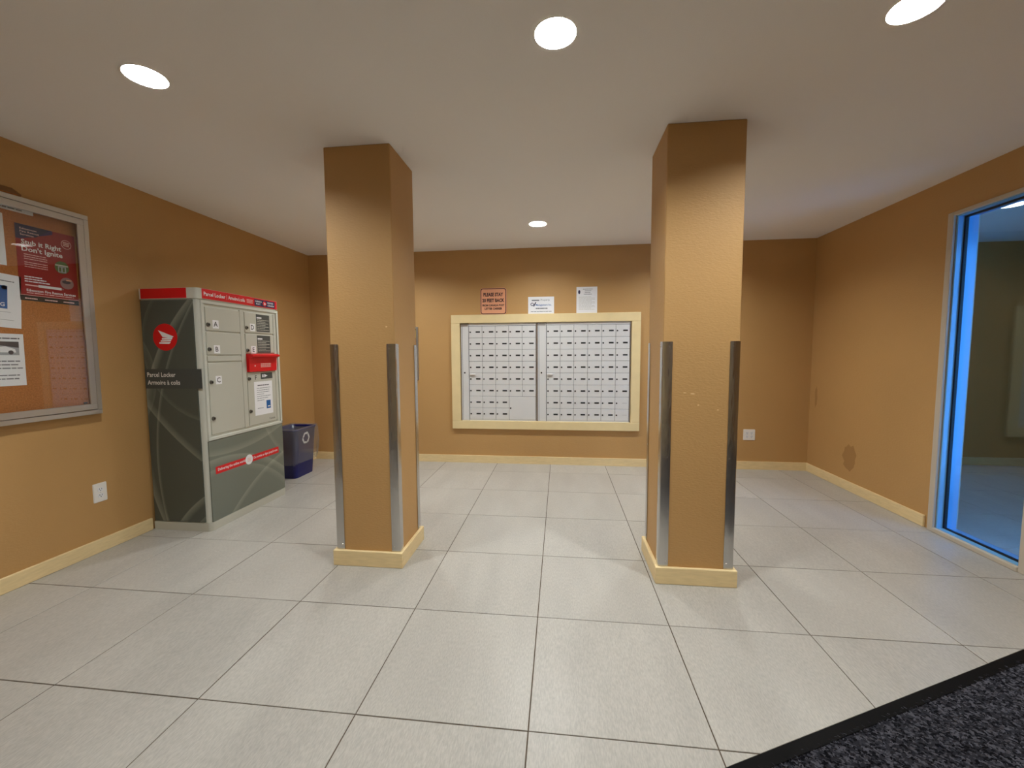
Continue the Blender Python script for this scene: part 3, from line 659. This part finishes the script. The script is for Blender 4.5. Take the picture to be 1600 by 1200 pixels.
# ---------------------------------------------------------------- mailboxes in the back wall
FY = YB-.030
so = Vector((-.18, YB, 1.05)); sr = thing('mailbox_surround', so, 'cream painted wooden frame around the wall of mailboxes', 'frame')
ox0, ox1, oz0, oz1, ix0, ix1, iz0, iz1 = -1.232, .872, .400, 1.702, -1.130, .776, .494, 1.607
for a in ((ox0, ox1, iz1, oz1), (ox0, ox1, oz0, iz0)): MB().box(a[0], a[1], FY, YB-.0005, a[2], a[3], CREAM, .003).build('rail', sr, so)
for a in ((ox0, ix0), (ix1, ox1)): MB().box(a[0], a[1], FY, YB-.0005, iz0, iz1, CREAM, .003).build('stile', sr, so)
MY = YB-.006
ROW, ZT = .1334, 1.5755
def door_mesh(w, h):
    return MB().box(-w/2, w/2, -.0045, .0015, -h/2, h/2, ALU2, .0016)
def unit(x0, px1, gx0, gx1, xe, cols, label, big):
    o = Vector(((x0+xe)/2, YB, iz0)); t = thing('mailbox_unit', o, label, 'mailboxes', 'mailbox units set in the back wall')
    MB().box(x0, xe, MY+.0015, YB-.0005, iz0, iz1, PHDARK).build('backing', t, o)
    po = MB(); po.box(x0+.006, px1, MY-.006, MY+.001, iz0+.002, iz1-.008, ALU2, .002)
    post = po.build('post_panel', t, o); MB().box(x0+.004, px1-.006, MY-.008, MY-.006, iz1-.035, iz1-.012, ALU).build('post_cap', post, o)
    MB().box(x0+.018, x0+.022, MY-.0072, MY-.006, iz0+.01, iz1-.04, LINE).build('groove', post, o)
    MB().cyl(((x0+px1)/2-.002, MY-.006, 1.045), (0, -1, 0), .009, .004, DARK, 14).build('lock', post, o)
    MB().box(gx0, gx1, MY-.003, MY+.001, ZT+.003, iz1-.002, ALU2, .001).build('header', t, o)
    MB().box(gx0, gx1, MY-.003, MY+.001, iz0+.001, ZT-8*ROW-.001, ALU2).build('bottom_strip', t, o)
    MB().box(gx1+.002, xe-.002, MY-.006, MY+.001, iz0+.002, iz1-.002, ALU, .001).build('edge_strip', t, o)
    cw = (gx1-gx0)/cols; w_, h_ = cw-.003, ROW-.003
    base = door_mesh(w_, h_).build('compartment_door', t); dm = base.data; bpy.data.objects.remove(base)
    lk_ = MB().cyl((-w_/2+.016, -.0045, -.002), (0, -1, 0), .0088, .003, DARK, 12).build('lock', t); lm = lk_.data; bpy.data.objects.remove(lk_)
    sl_ = MB().box(w_*.02, w_*.36, -.0062, -.0045, -.0085, .0085, INK, .0008).box(w_*.045, w_*.335, -.0064, -.0055, -.0035, .0035, DARK); sl_ = sl_.build('name_slot', t); sm = sl_.data; bpy.data.objects.remove(sl_)
    em_ = MB().box(w_*.02, w_*.36, -.0052, -.0045, -.0012, .0012, LINE).build('name_slot', t); em = em_.data; bpy.data.objects.remove(em_)
    for r in range(8):
        for c in range(cols):
            if big and r >= 6 and c >= 3: continue
            z = ZT-(r+.5)*ROW; x = gx0+(c+.5)*cw
            d = setmesh('compartment_door', dm, Vector((x, MY, z))-o, t)
            setmesh('lock', lm, (0, 0, 0), d)
            setmesh('name_slot', em if (not big and c == cols-1 and r >= 6) else sm, (0, 0, 0), d)
            if r == 4 and c == 0:
                MB().box(-w_*.46, -w_*.02, -.024, -.0045, h_/2-.017, h_/2-.006, WHITE, .002).build('pull_tab', d)
    if big:
        xa, xb = gx0+3*cw, gx1; za, zb = ZT-8*ROW, ZT-6*ROW
        d = MB().box(xa+.002, xb-.002, MY-.0045, MY+.0015, za+.002, zb-.002, ALU2, .0016).build('parcel_door', t, o)
        MB().cyl((xa+.018, MY-.0045, (za+zb)/2), (0, -1, 0), .009, .003, DARK, 12).build('lock', d, o)
unit(ix0+.004, -1.034, -1.030, -.268, -.256, 5, 'left mailbox unit of silver compartments with one large door', True)
unit(-.252, -.152, -.148, .760, ix1-.004, 6, 'right mailbox unit of six silver compartment columns', False)

# ---------------------------------------------------------------- signs over the mailboxes
def stand(x0, z0, w, h, th=.003, y=YB-.0035): return MB(), Plane((x0, y, z0), (1, 0, 0), (0, 0, 1), (0, -1, 0))
b, p = stand(-.895, 1.703, .300, .296)
def rrect(a0, b0, a1, b1, r, k=5):
    o = []
    for cx, cy, s0 in ((a1-r, b0+r, -90), (a1-r, b1-r, 0), (a0+r, b1-r, 90), (a0+r, b0+r, 180)): o += [(cx+r*math.cos(math.radians(s0+90*i/k)), cy+r*math.sin(math.radians(s0+90*i/k))) for i in range(k+1)]
    return o
p.poly(b, rrect(0, 0, .3, .296, .03), SIGN, -.003, 0); p.poly(b, rrect(.004, .004, .296, .292, .027), MAROON, 0, .0006); p.poly(b, rrect(.013, .013, .287, .283, .02), SIGN, .0006, .001)
p.text(b, 'PLEASE STAY', .15, .205, MAROON, .036, .225, d=.0014, bold=.045, align='center'); p.text(b, '20 FEET BACK', .15, .140, MAROON, .036, .25, d=.0014, bold=.045, align='center')
p.text(b, 'FROM CANADA POST', .15, .093, MAROON, .020, .25, d=.0014, bold=.045, align='center'); p.text(b, 'LETTER CARRIER', .15, .055, MAROON, .022, .20, d=.0014, bold=.045, align='center')
tag(b.build('warning_sign'), 'salmon square sign with dark lettering standing on the mailbox frame', 'sign')
b, p = stand(-.352, 1.703, .288, .187)
p.rect(b, 0, 0, .288, .187, PAPER, -.003, 0); p.rect(b, .04, .142, .125, .155, LINE, 0, .0006); p.text(b, 'Property', .14, .143, LINE, .020, .10, d=.0006)
p.disc(b, .045, .105, .018, NAVY, 0, .0005, 20); p.disc(b, .045, .105, .011, PAPER, .0005, .0008, 20); p.poly(b, [(.055, .082), (.08, .128), (.092, .128), (.068, .082)], NAVY, .0005, .0009)
p.text(b, 'Management Inc.', .085, .088, BLUE, .021, .175, d=.0012, bold=.01); p.greek(b, .085, .215, .053, LINE, .012, 8, 0, .0006); p.greek(b, .03, .26, .022, LINE, .007, 9, 0, .0006)
tag(b.build('name_card'), 'white landscape card with blue lettering standing on mailbox frame', 'card')
b, p = stand(.181, 1.704, .225, .284)
p.rect(b, 0, 0, .225, .284, PAPER, -.003, 0); p.disc(b, .03, .228, .012, NAVY, 0, .0005, 14, .022)
for k, (q0, q1) in enumerate(((.07, .18), (.09, .16), (.09, .15), (.08, .17))): p.greek(b, q0, q1, .255-k*.018, LINE, .006, k, 0, .0006)
for k in range(11): p.greek(b, .025, .20, .172-k*.0135, LREY, .004, k+20, 0, .0006, 1 if k % 3 else .8)
tag(b.build('letter_sheet'), 'white portrait letter with a small dark crest above right mailboxes', 'notice')
# aluminium notice frame on the back wall, mostly hidden by the left pillar
fo = Vector((-1.85, YB, 1.27)); nf = thing('notice_frame', fo, 'slim metal notice frame on back wall, half hidden by left pillar', 'frame')
nx0, nx1, nz0, nz1 = -2.08, -1.628, .962, 1.575
for a in ((nx0, nx1, nz1-.022, nz1), (nx0, nx1, nz0, nz0+.022)): MB().box(a[0], a[1], YB-.016, YB-.0005, a[2], a[3], ALU, .002).build('rail', nf, fo)
for a in ((nx0, nx0+.022), (nx1-.022, nx1)): MB().box(a[0], a[1], YB-.016, YB-.0005, nz0+.022, nz1-.022, ALU, .002).build('stile', nf, fo)
MB().box(nx0+.022, nx1-.022, YB-.006, YB-.0005, nz0+.022, nz1-.022, TAPE).build('backing', nf, fo)
MB().box(nx1-.075, nx1-.027, YB-.0075, YB-.0058, nz1-.13, nz1-.04, mat('yellow_note', (238, 226, 120), .6)).build('note', nf, fo)

# ---------------------------------------------------------------- wall outlets
def outlet(o, right, out, w, h, n, label):
    t = thing('wall_outlet', o, label, 'outlet'); rv = Vector(right); ov = Vector(out)
    p = Plane((0, 0, 0), right, (0, 0, 1), out); b = MB()
    p.poly(b, rrect(-w/2, -h/2, w/2, h/2, .006, 3), WHITE, 0, .004); p.poly(b, rrect(-w/2+.003, -h/2+.003, w/2-.003, h/2-.003, .005, 3), WHITE, .004, .006); b.build('plate', t)
    for k in range(n):
        cx = (k-(n-1)/2)*.046
        for s in (-1, 1):
            b = MB(); p.poly(b, [(cx+.017*math.cos(math.radians(a)), s*.0195+max(-.013, min(.013, .017*math.sin(math.radians(a))))) for a in range(0, 360, 20)], PAPER, .006, .008); r = b.build('receptacle', t)
            b = MB(); p.rect(b, cx-.008, s*.0195-.001, cx-.0055, s*.0195+.009, DARK, .008, .0084); p.rect(b, cx+.0055, s*.0195-.001, cx+.008, s*.0195+.009, DARK, .008, .0084); p.disc(b, cx, s*.0195-.007, .003, DARK, .008, .0084, 10); b.build('slot', r)
        b = MB(); p.disc(b, cx, 0, .003, ALU, .006, .0075, 10); b.build('screw', t)
outlet((XL, 2.308, .384), (0, 1, 0), (1, 0, 0), .080, .122, 1, 'white wall outlet on left wall below the bulletin board')
outlet((2.028, YB, .376), (1, 0, 0), (0, -1, 0), .118, .118, 2, 'white double wall outlet on back wall right of the pillar')

# faded stains on the right wall paint
for (y, z, w_, h_, sd) in ((4.05, .30, .09, .13, 1), (4.585, .80, .02, .11, 2)):
    rs = random.Random(sd); p = Plane((XR, y, z), (0, -1, 0), (0, 0, 1), (-1, 0, 0)); b = MB()
    p.poly(b, [(w_*(1+rs.uniform(-.25, .15))*math.cos(a), h_*(1+rs.uniform(-.2, .15))*math.sin(a)) for a in [2*math.pi*i/18 for i in range(18)]], SCUFF, 0, .0006)
    b.build('stain', bpy.data.objects['wall_right'])
